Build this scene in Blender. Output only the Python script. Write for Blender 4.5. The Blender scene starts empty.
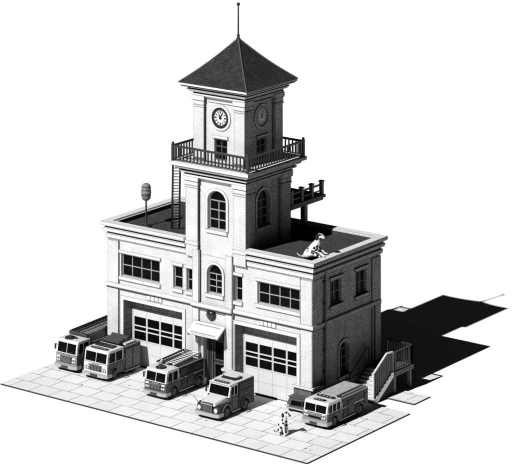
import bpy, bmesh, math, random
from mathutils import Vector
random.seed(7)
PI = math.pi
scene = bpy.context.scene
COL = scene.collection

# ------------------------------------------------------------------ materials
def ink_group():
    g = bpy.data.node_groups.new('ink_edges', 'ShaderNodeTree')
    g.interface.new_socket('Color', in_out='INPUT', socket_type='NodeSocketColor')
    g.interface.new_socket('Ink', in_out='INPUT', socket_type='NodeSocketColor')
    s = g.interface.new_socket('Radius', in_out='INPUT', socket_type='NodeSocketFloat'); s.default_value = .02
    s = g.interface.new_socket('Amount', in_out='INPUT', socket_type='NodeSocketFloat'); s.default_value = 1
    g.interface.new_socket('Color', in_out='OUTPUT', socket_type='NodeSocketColor')
    n, l = g.nodes, g.links
    gi = n.new('NodeGroupInput'); go = n.new('NodeGroupOutput')
    bv = n.new('ShaderNodeBevel'); bv.samples = 6
    l.new(gi.outputs['Radius'], bv.inputs['Radius'])
    ge = n.new('ShaderNodeNewGeometry')
    d = n.new('ShaderNodeVectorMath'); d.operation = 'DOT_PRODUCT'
    l.new(bv.outputs['Normal'], d.inputs[0]); l.new(ge.outputs['Normal'], d.inputs[1])
    mr = n.new('ShaderNodeMapRange')
    mr.inputs['From Min'].default_value = .995; mr.inputs['From Max'].default_value = .93
    l.new(d.outputs['Value'], mr.inputs['Value'])
    mu = n.new('ShaderNodeMath'); mu.operation = 'MULTIPLY'
    l.new(mr.outputs[0], mu.inputs[0]); l.new(gi.outputs['Amount'], mu.inputs[1])
    mx = n.new('ShaderNodeMix'); mx.data_type = 'RGBA'
    l.new(mu.outputs[0], mx.inputs['Factor'])
    l.new(gi.outputs['Color'], mx.inputs[6]); l.new(gi.outputs['Ink'], mx.inputs[7])
    l.new(mx.outputs[2], go.inputs[0])
    return g
INK = ink_group()

def grey(v): return (v, v, v, 1)

class Mat:
    """small node-material builder; every surface gets grain, and inked edges where wanted"""
    def __init__(s, name):
        s.m = bpy.data.materials.new(name); s.m.use_nodes = True
        s.n = s.m.node_tree.nodes; s.l = s.m.node_tree.links
        s.b = s.n['Principled BSDF']
    def new(s, t, **kw):
        x = s.n.new(t)
        for k, v in kw.items(): setattr(x, k, v)
        return x
    def coords(s):
        return s.new('ShaderNodeTexCoord').outputs['Object']
    def noise(s, scale, detail=4, vec=None, rough=.6):
        x = s.new('ShaderNodeTexNoise'); x.inputs['Scale'].default_value = scale
        x.inputs['Detail'].default_value = detail; x.inputs['Roughness'].default_value = rough
        s.l.new(vec or s.coords(), x.inputs['Vector']); return x.outputs['Fac']
    def ramp(s, fac, a, b, ca, cb):
        x = s.new('ShaderNodeMapRange'); s.l.new(fac, x.inputs['Value'])
        x.inputs['From Min'].default_value = a; x.inputs['From Max'].default_value = b
        x.inputs['To Min'].default_value = ca; x.inputs['To Max'].default_value = cb
        return x.outputs[0]
    def math(s, op, a, b):
        x = s.new('ShaderNodeMath', operation=op)
        for i, v in enumerate((a, b)):
            if isinstance(v, (int, float)): x.inputs[i].default_value = v
            else: s.l.new(v, x.inputs[i])
        return x.outputs[0]
    def mix(s, fac, a, b, mode='MIX'):
        x = s.new('ShaderNodeMix', data_type='RGBA', blend_type=mode)
        for k, v in ((0, fac), (6, a), (7, b)):
            if isinstance(v, (int, float)) and k == 0: x.inputs[0].default_value = v
            elif isinstance(v, tuple): x.inputs[k].default_value = v
            elif isinstance(v, (int, float)): x.inputs[k].default_value = grey(v)
            else: s.l.new(v, x.inputs[k])
        return x.outputs[2]
    def finish(s, col, rough=.8, spec=.15, ink=.02, amount=1., metal=0., inkcol=.004):
        if ink:
            g = s.new('ShaderNodeGroup', node_tree=INK)
            g.inputs['Radius'].default_value = ink; g.inputs['Amount'].default_value = amount
            g.inputs['Ink'].default_value = grey(inkcol)
            s.l.new(col, g.inputs['Color']); col = g.outputs[0]
        s.l.new(col, s.b.inputs['Base Color'])
        s.b.inputs['Roughness'].default_value = rough
        s.b.inputs['Specular IOR Level'].default_value = spec
        s.b.inputs['Metallic'].default_value = metal
        return s.m

def plain(name, v, var=.15, scale=9, **kw):
    s = Mat(name)
    c = s.mix(s.ramp(s.noise(scale), .3, .7, 0, 1), v*(1-var), min(1, v*(1+var*.6)))
    return s.finish(c, **kw)

def wall_uv(s):
    sp = s.new('ShaderNodeSeparateXYZ'); s.l.new(s.coords(), sp.inputs[0])
    cb = s.new('ShaderNodeCombineXYZ')
    s.l.new(s.math('ADD', sp.outputs[0], sp.outputs[1]), cb.inputs[0]); s.l.new(sp.outputs[2], cb.inputs[1])
    return cb.outputs[0]

def brick_tex(s, vec, w, h, m, off=.5, smooth=.1):
    b = s.new('ShaderNodeTexBrick'); b.offset = off
    b.inputs['Scale'].default_value = 1; b.inputs['Brick Width'].default_value = w
    b.inputs['Row Height'].default_value = h; b.inputs['Mortar Size'].default_value = m
    b.inputs['Mortar Smooth'].default_value = smooth
    b.inputs['Color1'].default_value = grey(0); b.inputs['Color2'].default_value = grey(1)
    b.inputs['Mortar'].default_value = grey(.5)
    s.l.new(vec, b.inputs['Vector'])
    return b.outputs['Color'], b.outputs['Fac']

def brick(name, v, lo, mortar, w=.26, h=.092, m=.007, fade=(.35, .6), grain=.25, **kw):
    s = Mat(name)
    vec = wall_uv(s)
    bc, bf = brick_tex(s, vec, w, h, m)
    base = s.mix(bc, lo, v)
    base = s.mix(s.ramp(s.noise(1.3, 6), .35, .7, 0, grain), base, v*.6)
    mp = s.new('ShaderNodeMapping'); mp.inputs['Scale'].default_value = (5, .45, 1); s.l.new(vec, mp.inputs['Vector'])
    base = s.mix(s.ramp(s.noise(1, 5, mp.outputs[0]), .5, .75, 0, grain*1.6), base, lo*.55)      # rain streaks
    k = s.math('MULTIPLY', bf, s.ramp(s.noise(.9, 5), fade[0], fade[1], .12, 1))
    return s.finish(s.mix(k, base, mortar), **kw)

M = {}
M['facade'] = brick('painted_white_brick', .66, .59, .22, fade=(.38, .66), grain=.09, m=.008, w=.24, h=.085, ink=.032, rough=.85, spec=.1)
M['shade_brick'] = brick('shaded_brick', .27, .18, .025, fade=(.1, .4), grain=.5, rough=.9, spec=.03, w=.23, h=.086, m=.010)  # facade brick darkened, shade of the right side put into the colour
M['block'] = brick('shaded_garage_block', .23, .18, .03, w=.5, h=.34, m=.012, fade=(0, .2))  # block pattern, with the recess shade put into its tone
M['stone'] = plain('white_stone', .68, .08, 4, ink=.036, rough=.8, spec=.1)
M['shade_stone'] = plain('shaded_stone', .19, .4, 5, ink=.036, inkcol=.001, rough=.85, spec=.05)  # white stone darkened, shade of the right side put into the colour
M['plinth'] = brick('dark_plinth_stone', .17, .11, .03, w=.55, h=.3, m=.012, fade=(0, .2), rough=.85)
M['edge_shade'] = plain('dark_edge_and_shade', .035, .3, 6, ink=0)  # dark slab edges; also shade coloured into moulding recesses and step sides
M['deck'] = plain('roofing_felt', .055, .45, 7, rough=.95, spec=.05, ink=.0)
M['metal'] = plain('black_iron', .03, .3, 20, rough=.55, spec=.3, ink=0)
M['rail_light'] = plain('pale_rail_paint', .85, .1, 12, ink=.012)
M['frame'] = plain('grey_window_paint', .30, .2, 14, ink=.008)
M['white_frame'] = plain('white_frame_paint', .66, .08, 10, ink=.01)
M['glass'] = plain('dark_glass', .003, .5, 3, rough=.3, spec=.04, ink=0)
M['garage'] = plain('white_garage_panel', .62, .05, 5, ink=.011, rough=.7)
M['door'] = plain('dark_door_paint', .028, .3, 12, ink=.012, rough=.5, inkcol=.001)
M['door_trim'] = plain('door_trim_paint', .09, .3, 12, ink=.01)
M['light'] = plain('white_truck_paint', .64, .06, 8, rough=.45, spec=.2, ink=.026)
M['mid'] = plain('grey_truck_paint', .085, .2, 9, rough=.45, spec=.2, ink=.024, inkcol=.001)
M['silver'] = plain('pale_grey_truck_paint', .25, .15, 9, rough=.45, spec=.2, ink=.018)
M['dark'] = plain('charcoal_truck_paint', .026, .3, 11, rough=.45, spec=.2, ink=.014, inkcol=.002)
M['panel'] = plain('locker_shutter', .05, .3, 16, rough=.5, spec=.2, ink=.022, inkcol=.002)
M['chrome'] = plain('bright_metal', .4, .2, 12, rough=.35, spec=.4, ink=.028)
M['tyre'] = plain('tyre_rubber', .02, .3, 20, rough=.8, ink=0)
M['rim'] = plain('grey_rim', .15, .4, 25, rough=.4, ink=.012)
M['lamp'] = plain('lamp_lens', .85, .05, 8, rough=.2, spec=.5, ink=.012)
M['black'] = plain('black_plastic', .015, .3, 20, rough=.4, spec=.3, ink=0)
M['orb'] = plain('dark_polished_metal', .02, .3, 9, rough=.22, spec=.6, ink=0)

def shutter_mat():
    s = Mat('ribbed_shutter')
    sp = s.new('ShaderNodeSeparateXYZ'); s.l.new(s.coords(), sp.inputs[0])
    w = s.math('FRACT', s.math('MULTIPLY', sp.outputs[2], 18), 0)
    c = s.mix(s.ramp(w, .7, .8, 0, 1), s.mix(s.noise(12), .05, .22), .012)
    return s.finish(c, rough=.45, spec=.3, ink=.012)
M['shutter'] = shutter_mat()

def pavement_mat():
    s = Mat('concrete_paving')
    mp = s.new('ShaderNodeMapping'); mp.inputs['Location'].default_value = (14.3, 5.46, 0); s.l.new(s.coords(), mp.inputs['Vector'])
    bc, bf = brick_tex(s, mp.outputs[0], 1.2, 1.02, .018, off=.3)
    base = s.mix(bc, .75, .84)
    base = s.mix(s.ramp(s.noise(.8, 6), .5, .75, 0, .3), base, .55)
    sp = s.new('ShaderNodeTexVoronoi'); sp.inputs['Scale'].default_value = 1.15; s.l.new(s.coords(), sp.inputs['Vector'])
    spk = s.math('LESS_THAN', sp.outputs['Distance'], .06)
    base = s.mix(spk, base, .05)
    k = s.math('MULTIPLY', bf, s.ramp(s.noise(1.7, 5), .3, .55, .35, 1))
    return s.finish(s.mix(k, base, .06), rough=.85, spec=.1, ink=.022)
M['pave'] = pavement_mat()

def ground_mat():
    s = Mat('white_ground')
    return s.finish(s.mix(s.noise(.4), .965, .98), rough=1, spec=0, ink=0)
M['ground'] = ground_mat()

def shingle_mat():
    s = Mat('slate_shingles')
    uv = s.new('ShaderNodeTexCoord').outputs['UV']
    bc, bf = brick_tex(s, uv, .15, .095, .011)
    c = s.mix(bc, .038, .062)
    c = s.mix(s.ramp(s.noise(2.5, 5), .35, .7, 0, .7), c, .02)
    return s.finish(s.mix(bf, c, .006), rough=.85, spec=.08, ink=0)
M['shingle'] = shingle_mat()

def dog_mat():
    s = Mat('spotted_coat')
    n = s.new('ShaderNodeTexNoise'); n.inputs['Scale'].default_value = 6; s.l.new(s.coords(), n.inputs['Vector'])
    v = s.new('ShaderNodeTexVoronoi'); v.inputs['Scale'].default_value = 5.2
    a = s.new('ShaderNodeVectorMath', operation='ADD'); s.l.new(s.coords(), a.inputs[0])
    sc = s.new('ShaderNodeVectorMath', operation='SCALE'); sc.inputs['Scale'].default_value = .17
    s.l.new(n.outputs['Color'], sc.inputs[0]); s.l.new(sc.outputs[0], a.inputs[1]); s.l.new(a.outputs[0], v.inputs['Vector'])
    k = s.ramp(v.outputs['Distance'], .36, .33, 0, 1)
    return s.finish(s.mix(k, .66, .006), rough=.7, spec=.1, ink=0)
M['dog'] = dog_mat()
M['dog_black'] = plain('black_fur', .012, .3, 20, ink=0)

# ------------------------------------------------------------------ mesh helpers
class MB:
    def __init__(s): s.v = []; s.f = []; s.smooth = set()
    def add(s, vs, fs, smooth=False):
        o = len(s.v); s.v += [tuple(v) for v in vs]
        for f in fs:
            if smooth: s.smooth.add(len(s.f))
            s.f.append(tuple(i+o for i in f))
        return s
    def box(s, x0, x1, y0, y1, z0, z1):
        vs = [(x, y, z) for z in (z0, z1) for y in (y0, y1) for x in (x0, x1)]
        return s.add(vs, [(0, 2, 3, 1), (4, 5, 7, 6), (0, 1, 5, 4), (2, 6, 7, 3), (0, 4, 6, 2), (1, 3, 7, 5)])
    def prism(s, poly, axis, a, b):
        """poly of two in-plane coordinates; axis 'x': (y,z), 'y': (x,z), 'z': (x,y)"""
        P = {'x': lambda p, t: (t, p[0], p[1]), 'y': lambda p, t: (p[0], t, p[1]), 'z': lambda p, t: (p[0], p[1], t)}[axis]
        n = len(poly)
        vs = [P(p, a) for p in poly] + [P(p, b) for p in poly]
        fs = [tuple(range(n)), tuple(range(2*n-1, n-1, -1))]
        fs += [(i, i+n, (i+1) % n+n, (i+1) % n) for i in range(n)]
        return s.add(vs, fs)
    def tube(s, p0, p1, r0, r1=None, n=10, smooth=True):
        r1 = r0 if r1 is None else r1
        p0, p1 = Vector(p0), Vector(p1); d = (p1-p0).normalized()
        u = d.orthogonal().normalized(); w = d.cross(u)
        vs = []
        for p, r in ((p0, r0), (p1, r1)):
            vs += [p+(u*math.cos(2*PI*i/n)+w*math.sin(2*PI*i/n))*r for i in range(n)]
        s.add(vs, [(i, (i+1) % n, (i+1) % n+n, i+n) for i in range(n)], smooth)
        return s.add(vs, [tuple(range(n-1, -1, -1)), tuple(range(n, 2*n))])
    def bar(s, p0, p1, w, h):
        """square bar between two points, w across (horizontal), h the other way"""
        p0, p1 = Vector(p0), Vector(p1); d = (p1-p0).normalized()
        up = Vector((0, 0, 1)) if abs(d.z) < .95 else Vector((0, 1, 0))
        u = d.cross(up).normalized(); t = u.cross(d).normalized()
        vs = [p+u*a*w/2+t*b*h/2 for p in (p0, p1) for a, b in ((-1, -1), (1, -1), (1, 1), (-1, 1))]
        return s.add(vs, [(3, 2, 1, 0), (4, 5, 6, 7), (0, 1, 5, 4), (1, 2, 6, 5), (2, 3, 7, 6), (3, 0, 4, 7)])
    def lathe(s, prof, c, n=24, axis='z', smooth=True):
        c = Vector(c); vs = []; k = len(prof)
        for r, h in prof:
            for i in range(n):
                a = 2*PI*i/n; p, q = r*math.cos(a), r*math.sin(a)
                vs.append(c+Vector({'z': (p, q, h), 'x': (h, p, q), 'y': (q, h, p)}[axis]))
        fs = [(j*n+i, j*n+(i+1) % n, (j+1)*n+(i+1) % n, (j+1)*n+i) for j in range(k-1) for i in range(n)]
        return s.add(vs, fs, smooth)
    def ball(s, c, r, sx=1, sy=1, sz=1, n=14):
        prof = [(max(1e-4, math.sin(PI*j/n)), -math.cos(PI*j/n)) for j in range(n+1)]
        m = MB().lathe(prof, (0, 0, 0), 2*n)
        return s.add([(c[0]+v[0]*r*sx, c[1]+v[1]*r*sy, c[2]+v[2]*r*sz) for v in m.v], m.f, True)
    def stack(s, prof, cx, cy):
        """square mouldings: list of (half width, z) from the bottom up"""
        vs = []; k = len(prof)
        for h, z in prof: vs += [(cx-h, cy-h, z), (cx+h, cy-h, z), (cx+h, cy+h, z), (cx-h, cy+h, z)]
        fs = [(j*4+i, j*4+(i+1) % 4, j*4+4+(i+1) % 4, j*4+4+i) for j in range(k-1) for i in range(4)]
        return s.add(vs, fs+[(3, 2, 1, 0), tuple(range(4*k-4, 4*k))])
    def sweep(s, path, prof):
        """open path of (x,y) corners, outward is to the right of travel; prof closed list of (out, z)"""
        n = len(path); k = len(prof); vs = []
        for i, p in enumerate(path):
            ds = []
            if i > 0: ds.append((Vector(p)-Vector(path[i-1])).normalized())
            if i < n-1: ds.append((Vector(path[i+1])-Vector(p)).normalized())
            nn = [Vector((d.y, -d.x)) for d in ds]
            mi = nn[0] if len(nn) == 1 else (nn[0]+nn[1])/(1+nn[0].dot(nn[1]))
            vs += [(p[0]+mi.x*o, p[1]+mi.y*o, z) for o, z in prof]
        fs = [(i*k+j, i*k+(j+1) % k, (i+1)*k+(j+1) % k, (i+1)*k+j) for i in range(n-1) for j in range(k)]
        return s.add(vs, fs+[tuple(range(k)), tuple(range(n*k-1, (n-1)*k-1, -1))])
    def map(s, fn):
        s.v = [fn(*v) for v in s.v]; return s
    def build(s, name, mat, parent=None, loc=None, bevel=0):
        me = bpy.data.meshes.new(name); me.from_pydata(s.v, [], s.f)
        bm = bmesh.new(); bm.from_mesh(me)
        bmesh.ops.recalc_face_normals(bm, faces=bm.faces); bm.to_mesh(me); bm.free()
        for i in s.smooth: me.polygons[i].use_smooth = True
        me.materials.append(mat if not isinstance(mat, str) else M[mat])
        o = bpy.data.objects.new(name, me); COL.objects.link(o)
        return hook(o, parent, loc, bevel)

def two_tone(o, side, test=lambda p: p.normal.x > .6):
    """second material on tested faces; right-hand walls and trim get shade in their colour"""
    me = o.data; me.materials.append(M[side])
    for p in me.polygons:
        if test(p): p.material_index = 1
    return o
ORIGIN = {}
def base_of(o):
    while o.parent: o = o.parent
    return ORIGIN.get(o.name, Vector((0, 0, 0)))
def hook(o, parent, loc=None, bevel=0):
    """things marked in ORIGIN have meshes written in world coordinates"""
    if parent:
        o.parent = parent
        if parent.name in ORIGIN: o.location = -ORIGIN[parent.name]
    if loc: o.location = loc
    if bevel:
        b = o.modifiers.new('soft_edges', 'BEVEL'); b.width = bevel; b.segments = 2; b.limit_method = 'ANGLE'
    return o
def tag(o, label, cat, group=None):
    o['label'] = label; o['category'] = cat
    if group: o['group'] = group
    return o
def thing(name, label, cat, loc=(0, 0, 0), rz=0, group=None, world=False):
    o = bpy.data.objects.new(name, None); o.empty_display_size = .2; COL.objects.link(o)
    o.location = loc; o.rotation_euler = (0, 0, rz)
    if world: ORIGIN[o.name] = Vector(loc)
    return tag(o, label, cat, group)
def structure(o): o['kind'] = 'structure'; return o

# wall planes: u along, v up, w outward.  F = faces the street (-Y), R = faces right (+X)
PLANE = {'F': lambda pos: (lambda u, v, w: (u, pos-w, v)), 'R': lambda pos: (lambda u, v, w: (pos+w, u, v)),
         'B': lambda pos: (lambda u, v, w: (-u, pos+w, v)), 'L': lambda pos: (lambda u, v, w: (pos-w, -u, v))}
def plate(name, mat, parent, plane, pos, outer, holes=(), thick=.1, front=0.):
    """flat slab with holes: its face lies `front` outside the plane, its back `thick` further in"""
    cu = bpy.data.curves.new('t', 'CURVE'); cu.dimensions = '2D'; cu.fill_mode = 'BOTH'; cu.extrude = thick/2
    for poly in [outer]+list(holes):
        sp = cu.splines.new('POLY'); sp.points.add(len(poly)-1); sp.use_cyclic_u = True
        for p, (u, v) in zip(sp.points, poly): p.co = (u, v, 0, 1)
    ob = bpy.data.objects.new('t', cu)
    me = bpy.data.meshes.new_from_object(ob); bpy.data.objects.remove(ob); bpy.data.curves.remove(cu)
    fn = PLANE[plane](pos)
    for v in me.vertices: v.co = fn(v.co.x, v.co.y, v.co.z+front-thick/2)
    bm = bmesh.new(); bm.from_mesh(me)
    bmesh.ops.remove_doubles(bm, verts=bm.verts, dist=1e-5)
    bmesh.ops.recalc_face_normals(bm, faces=bm.faces)
    for f in bm.faces: f.smooth = False
    bm.to_mesh(me); bm.free()
    me.name = name; me.materials.clear(); me.materials.append(M[mat] if isinstance(mat, str) else mat)
    o = bpy.data.objects.new(name, me); COL.objects.link(o)
    return hook(o, parent) if not (parent and parent.parent) else sub(o, parent)
def sub(o, parent):
    o.parent = parent          # parent part already sits at the thing's origin shift
    return o
def pbox(name, mat, parent, plane, pos, u0, u1, v0, v1, w0, w1):
    m = MB().box(u0, u1, v0, v1, w0, w1); m.map(PLANE[plane](pos))
    return m.build(name, mat, parent)
def rect(u0, u1, v0, v1): return [(u0, v0), (u1, v0), (u1, v1), (u0, v1)]
def arch(u0, u1, v0, vs, rise, n=14):
    c, r = (u0+u1)/2, (u1-u0)/2
    return [(u0, v0), (u1, v0)]+[(c+r*math.cos(PI*i/n), vs+rise*math.sin(PI*i/n)) for i in range(n+1)]

def window(root, plane, pos, u0, u1, v0, v1, cols, rows, rise=0, bar=.05, depth=.12, frame='frame',
           sill=None, lintel=None, surround=None, stone='stone', rows_at=None):
    """v1 is the springing height when rise > 0"""
    out = arch(u0, u1, v0, v1, rise) if rise else rect(u0, u1, v0, v1)
    holes = []
    cw = (u1-u0-bar*(cols+1))/cols
    top = v1 if not rise else v1
    rh = (top-v0-bar*(rows+1))/rows
    for i in range(cols):
        a = u0+bar+i*(cw+bar)
        for j in range(rows):
            b = v0+bar+j*(rh+bar); holes.append(rect(a, a+cw, b, b+rh))
    if rise: holes.append(arch(u0+bar, u1-bar, v1, v1+.002, rise-bar)[0:])
    w = plate('window', frame, root, plane, pos, out, holes, .06, -depth)
    p = plate('pane', 'glass', w, plane, pos, arch(u0+.01, u1-.01, v0+.01, v1, rise-.01) if rise else rect(u0+.01, u1-.01, v0+.01, v1-.01), (), .02, -depth-.03)
    def q(name, a, b, c, d, e, f):
        m = MB().box(a, b, c, d, e, f); m.map(PLANE[plane](pos)); o = m.build(name, stone); o.parent = w
    if sill: q('sill', u0-sill, u1+sill, v0-.17, v0-.002, -.05, .09)
    if lintel: q('lintel', u0-lintel, u1+lintel, v1+.06, v1+.2, -.02, .08)
    if surround:
        t, fr = surround
        ring = arch(u0-t, u1+t, v0, v1, rise+t)
        o = plate('surround', stone, w, plane, pos, ring, [arch(u0, u1, v0+.0, v1, rise)] if 0 else [arch(u0, u1, v0+.001, v1, rise)], fr+.02, fr)
    return w

# ------------------------------------------------------------------ setting
MB().add([(-700, -400, -.062), (500, -400, -.062), (500, 900, -.062), (-700, 900, -.062)], [(0, 1, 2, 3)]).build('ground', 'ground')
structure(bpy.data.objects['ground'])
pv = MB().prism([(-14.0, -5.46), (3.62, -5.46), (3.62, 2.48), (.05, 2.48), (.05, .3), (-11.9, .3), (-11.9, -.7), (-14.0, -.7)], 'z', -.06, 0)
structure(two_tone(pv.build('pavement', 'pave'), 'edge_shade', lambda p: p.normal.z < .5))
structure(two_tone(MB().prism([(1.62, 3.66), (3.08, 3.66), (3.08, 5.0), (1.62, 5.0)], 'z', -.06, 0).build('path', 'pave'), 'edge_shade', lambda p: p.normal.z < .5))

# ------------------------------------------------------------------ fire station
fs = thing('fire_station', 'two storey white brick fire station with central clock tower and two garage doors', 'building', (-6, 0, 0), world=True)
W, D = 12., 5.4
G1, G2 = (-11.04, -7.48, 0, 3.17), (-4.38, -.86, 0, 3.2)
DOOR = (-6.24, -5.05, 0, 2.5)
wins = [(-11.22, -8.87, 4.28, 5.32), (-3.1, -.72, 4.38, 5.36), (-8.04, -7.49, 4.26, 5.27), (-7.24, -6.9, 4.26, 5.27), (-4.40, -3.98, 4.28, 5.4)]
LOWARCH = (-6.0, -5.12, 4.36, 5.3, .44)
def cut(g): return [(g[0], -.01), (g[1], -.01), (g[1], g[3]), (g[0], g[3])]
holes = [rect(*w) for w in wins]+[arch(*LOWARCH)]
# the ground-floor openings break the lower edge, so the outline runs round them
o = []
outline = [(-12, 0)]
for g in (G1, DOOR, G2): outline += [(g[0], 0), (g[0], g[3]), (g[1], g[3]), (g[1], 0)]
outline += [(0, 0), (0, 6.3), (-12, 6.3)]
plate('front_wall', 'facade', fs, 'F', 0, outline, holes, .6)
ARCHR = (2.08, 2.82, 1.06, 2.25, .34)
rw = [(1.4, 2.27, 4.46, 5.55), (3.43, 4.32, 4.44, 5.53)]
plate('side_wall', 'shade_brick', fs, 'R', 0, rect(.6, D, 0, 6.3), [rect(*w) for w in rw]+[arch(*ARCHR)], .35)
plate('side_wall', 'shade_brick', fs, 'L', -12, rect(-D, -.6, 0, 6.3), (), .35)
plate('back_wall', 'shade_brick', fs, 'B', D-.0, rect(.35, 11.65, 0, 6.3), (), .35, -.001)
MB().box(-11.75, -.25, .25, 5.15, 6.2, 6.54).build('roof', 'deck', fs)
m = MB(); m.box(-11.76, -11.74, .28, 5.12, 6.3, 6.71).box(-11.74, -.26, 5.14, 5.16, 6.3, 6.71).box(-11.74, -7.2, .24, .26, 6.3, 6.71).box(-3.64, -.26, .24, .26, 6.3, 6.71).box(-.26, -.24, .28, 5.12, 6.3, 6.71)
m.build('parapet_lining', 'deck', fs)
# garage reveals get a block lining, the recess shade put into its colour
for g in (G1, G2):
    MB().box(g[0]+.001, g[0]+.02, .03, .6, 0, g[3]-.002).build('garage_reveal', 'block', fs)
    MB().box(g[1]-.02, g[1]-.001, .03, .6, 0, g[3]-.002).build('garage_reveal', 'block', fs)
# corner pilasters, string course, cornice
m = MB(); m.box(-12.04, -11.36, -.05, .0, 0, 3.68).box(-12.04, -11.36, -.05, 0, 3.88, 5.9); m.build('corner_pilaster', 'facade', fs)
m = MB(); m.box(-.64, .0, -.05, .0, 1.08, 3.68).box(-.64, .0, -.05, 0, 3.88, 5.9); m.build('corner_pilaster', 'facade', fs)
m = MB(); m.box(.0, .05, -.05, .68, 1.08, 3.68).box(.0, .05, -.05, .68, 3.88, 5.9); m.build('corner_pilaster', 'shade_brick', fs)
m = MB(); m.box(.0, .05, 4.74, 5.44, 0, 3.68).box(.0, .05, 4.74, 5.44, 3.88, 5.9); m.build('corner_pilaster', 'shade_brick', fs)
m = MB(); m.box(-.98, .07, -.09, .0, .0, .98); m.build('plinth', 'plinth', fs)
m = MB(); m.box(.0, .09, -.09, 5.44, .0, .8).box(.0, .09, -.09, .74, .8, .98); m.build('plinth', 'plinth', fs)
m = MB(); m.box(-1.04, .13, -.15, .01, .98, 1.09); m.build('plinth_cap', 'stone', fs)
m = MB(); m.box(.01, .13, .01, .76, .98, 1.09); m.build('plinth_cap', 'shade_stone', fs)
prof = [(-.02, 3.68), (.07, 3.68), (.11, 3.73), (.11, 3.83), (.09, 3.88), (-.02, 3.88)]
MB().sweep([(-12, 0.3), (-12, 0), (-6.8, 0)], prof).build('string_course', 'stone', fs)
yard = lambda p: abs(p.center.y-D/2) < .6 and p.center.x > -1 and p.normal.z < .8  # right-hand run that takes the shade colour; its tops keep the lit stone
two_tone(MB().sweep([(-4.44, 0), (0, 0), (0, D)], prof).build('string_course', 'stone', fs), 'shade_stone', yard)
MB().sweep([(-6.8, -.16), (-4.44, -.16)], prof).build('string_course', 'stone', fs)
corn = [(0, 5.94), (.05, 5.96), (.05, 6.0), (.1, 6.02), (.12, 6.2), (.05, 6.22), (.05, 6.3), (.17, 6.32), (.2, 6.48), (.13, 6.5),
        (.13, 6.57), (.25, 6.6), (.28, 6.66), (.28, 6.79), (-.14, 6.79), (-.14, 6.72), (-.24, 6.72), (-.24, 6.2), (-.02, 6.2), (-.02, 5.94)]
co_ = two_tone(MB().sweep([(-3.64, 0), (0, 0), (0, D), (-12, D), (-12, 0), (-7.2, 0)], corn).build('cornice', 'stone', fs), 'shade_stone', yard)
co_.data.materials.append(M['edge_shade'])          # shade and ink line coloured into the two quirks of the cornice
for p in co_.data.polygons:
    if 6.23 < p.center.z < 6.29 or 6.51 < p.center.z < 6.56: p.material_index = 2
# added black strips: shadow line under the string course, ink lines beside the pilasters
for a, b, y in ((-12.07, -6.8, 0), (-4.42, .07, 0), (-6.8, -4.44, -.16)): MB().box(a, b, y-.07, y, 3.63, 3.679).build('shadow_strip', 'black', fs)
MB().box(0, .07, .0, D+.04, 3.63, 3.679).build('shadow_strip', 'black', fs)
for x, z0, z1, y in ((-11.345, 1.0, 3.62, 0), (-11.345, 3.89, 5.93, 0), (-.655, 3.89, 5.93, 0), (-6.805, 0, 3.62, 0), (-6.805, 3.89, 6.3, 0), (-4.44, 3.89, 6.3, 0), (-4.44, 1.1, 3.62, 0), (-6.4, 3.89, 6.3, 0), (-4.865, 3.89, 6.3, 0)):
    MB().box(x-.026, x+.026, y-.02, y, z0, z1).build('ink_strip', 'black', fs)
MB().box(0, .02, .685, .72, 1.1, 3.62).build('ink_strip', 'black', fs); MB().box(0, .02, .685, .72, 3.89, 5.93).build('ink_strip', 'black', fs)
MB().box(0, .02, 4.70, 4.735, .8, 3.62).build('ink_strip', 'black', fs); MB().box(0, .02, 4.70, 4.735, 3.89, 5.93).build('ink_strip', 'black', fs)
# windows
for i, w in enumerate(wins):
    if i < 2: window(fs, 'F', 0, *w, 4, 2, sill=.08, lintel=.1)
    else: window(fs, 'F', 0, *w, 1, 2, sill=.05, lintel=.06, bar=.05)
window(fs, 'F', 0, *LOWARCH[:4], 2, 3, rise=LOWARCH[4], sill=.1, surround=(.13, .06), frame='frame')
for w in rw: window(fs, 'R', 0, *w, 2, 2, sill=.12, lintel=.12, stone='shade_stone', frame='door_trim')
window(fs, 'R', 0, *ARCHR[:4], 2, 3, rise=ARCHR[4], sill=.14, surround=(.14, .06), stone='shade_stone', frame='door_trim')
# entrance bay: two strips, base stones, upper panel mouldings
for a, b in ((-6.78, -6.42), (-4.84, -4.46)):
    m = MB(); m.box(a, b, -.16, 0, 1.08 if a > -5 else 0, 3.68).box(a, b, -.16, 0, 3.88, 6.3); m.build('pilaster', 'facade', fs)
m = MB(); m.box(-4.98, -4.40, -.2, 0, 0, .98); m.build('plinth', 'plinth', fs)
m = MB(); m.box(-5.02, -4.36, -.25, 0, .98, 1.09); m.build('plinth_cap', 'stone', fs)
m = MB(); m.box(-6.42, -4.84, -.05, -.001, 2.55, 3.68); m.build('entrance_panel', 'facade', fs)
d = plate('door', 'door', fs, 'F', .3, rect(DOOR[0], DOOR[1], 0, DOOR[3]), [rect(-5.78, -5.2, 1.25, 2.1), rect(-5.78, -5.2, .25, 1.05)], .06)
for v0, v1 in ((1.25, 2.1), (.25, 1.05)):
    q = plate('door_panel', 'glass', d, 'F', .34, rect(-5.78, -5.2, v0, v1), (), .02)
    plate('moulding', 'door_trim', d, 'F', .3, rect(-5.82, -5.16, v0-.04, v1+.04), [rect(-5.76, -5.22, v0+.02, v1-.02)], .03, .02)
m = MB(); m.ball((-5.12, .26, 1.15), .035); o = m.build('handle', 'chrome'); o.parent = d
for a, b in ((-6.24, -6.14), (-5.93, -5.87)): pbox('jamb', 'door_trim', fs, 'F', .3, a, b, 0, 2.5, 0, .06)
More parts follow.
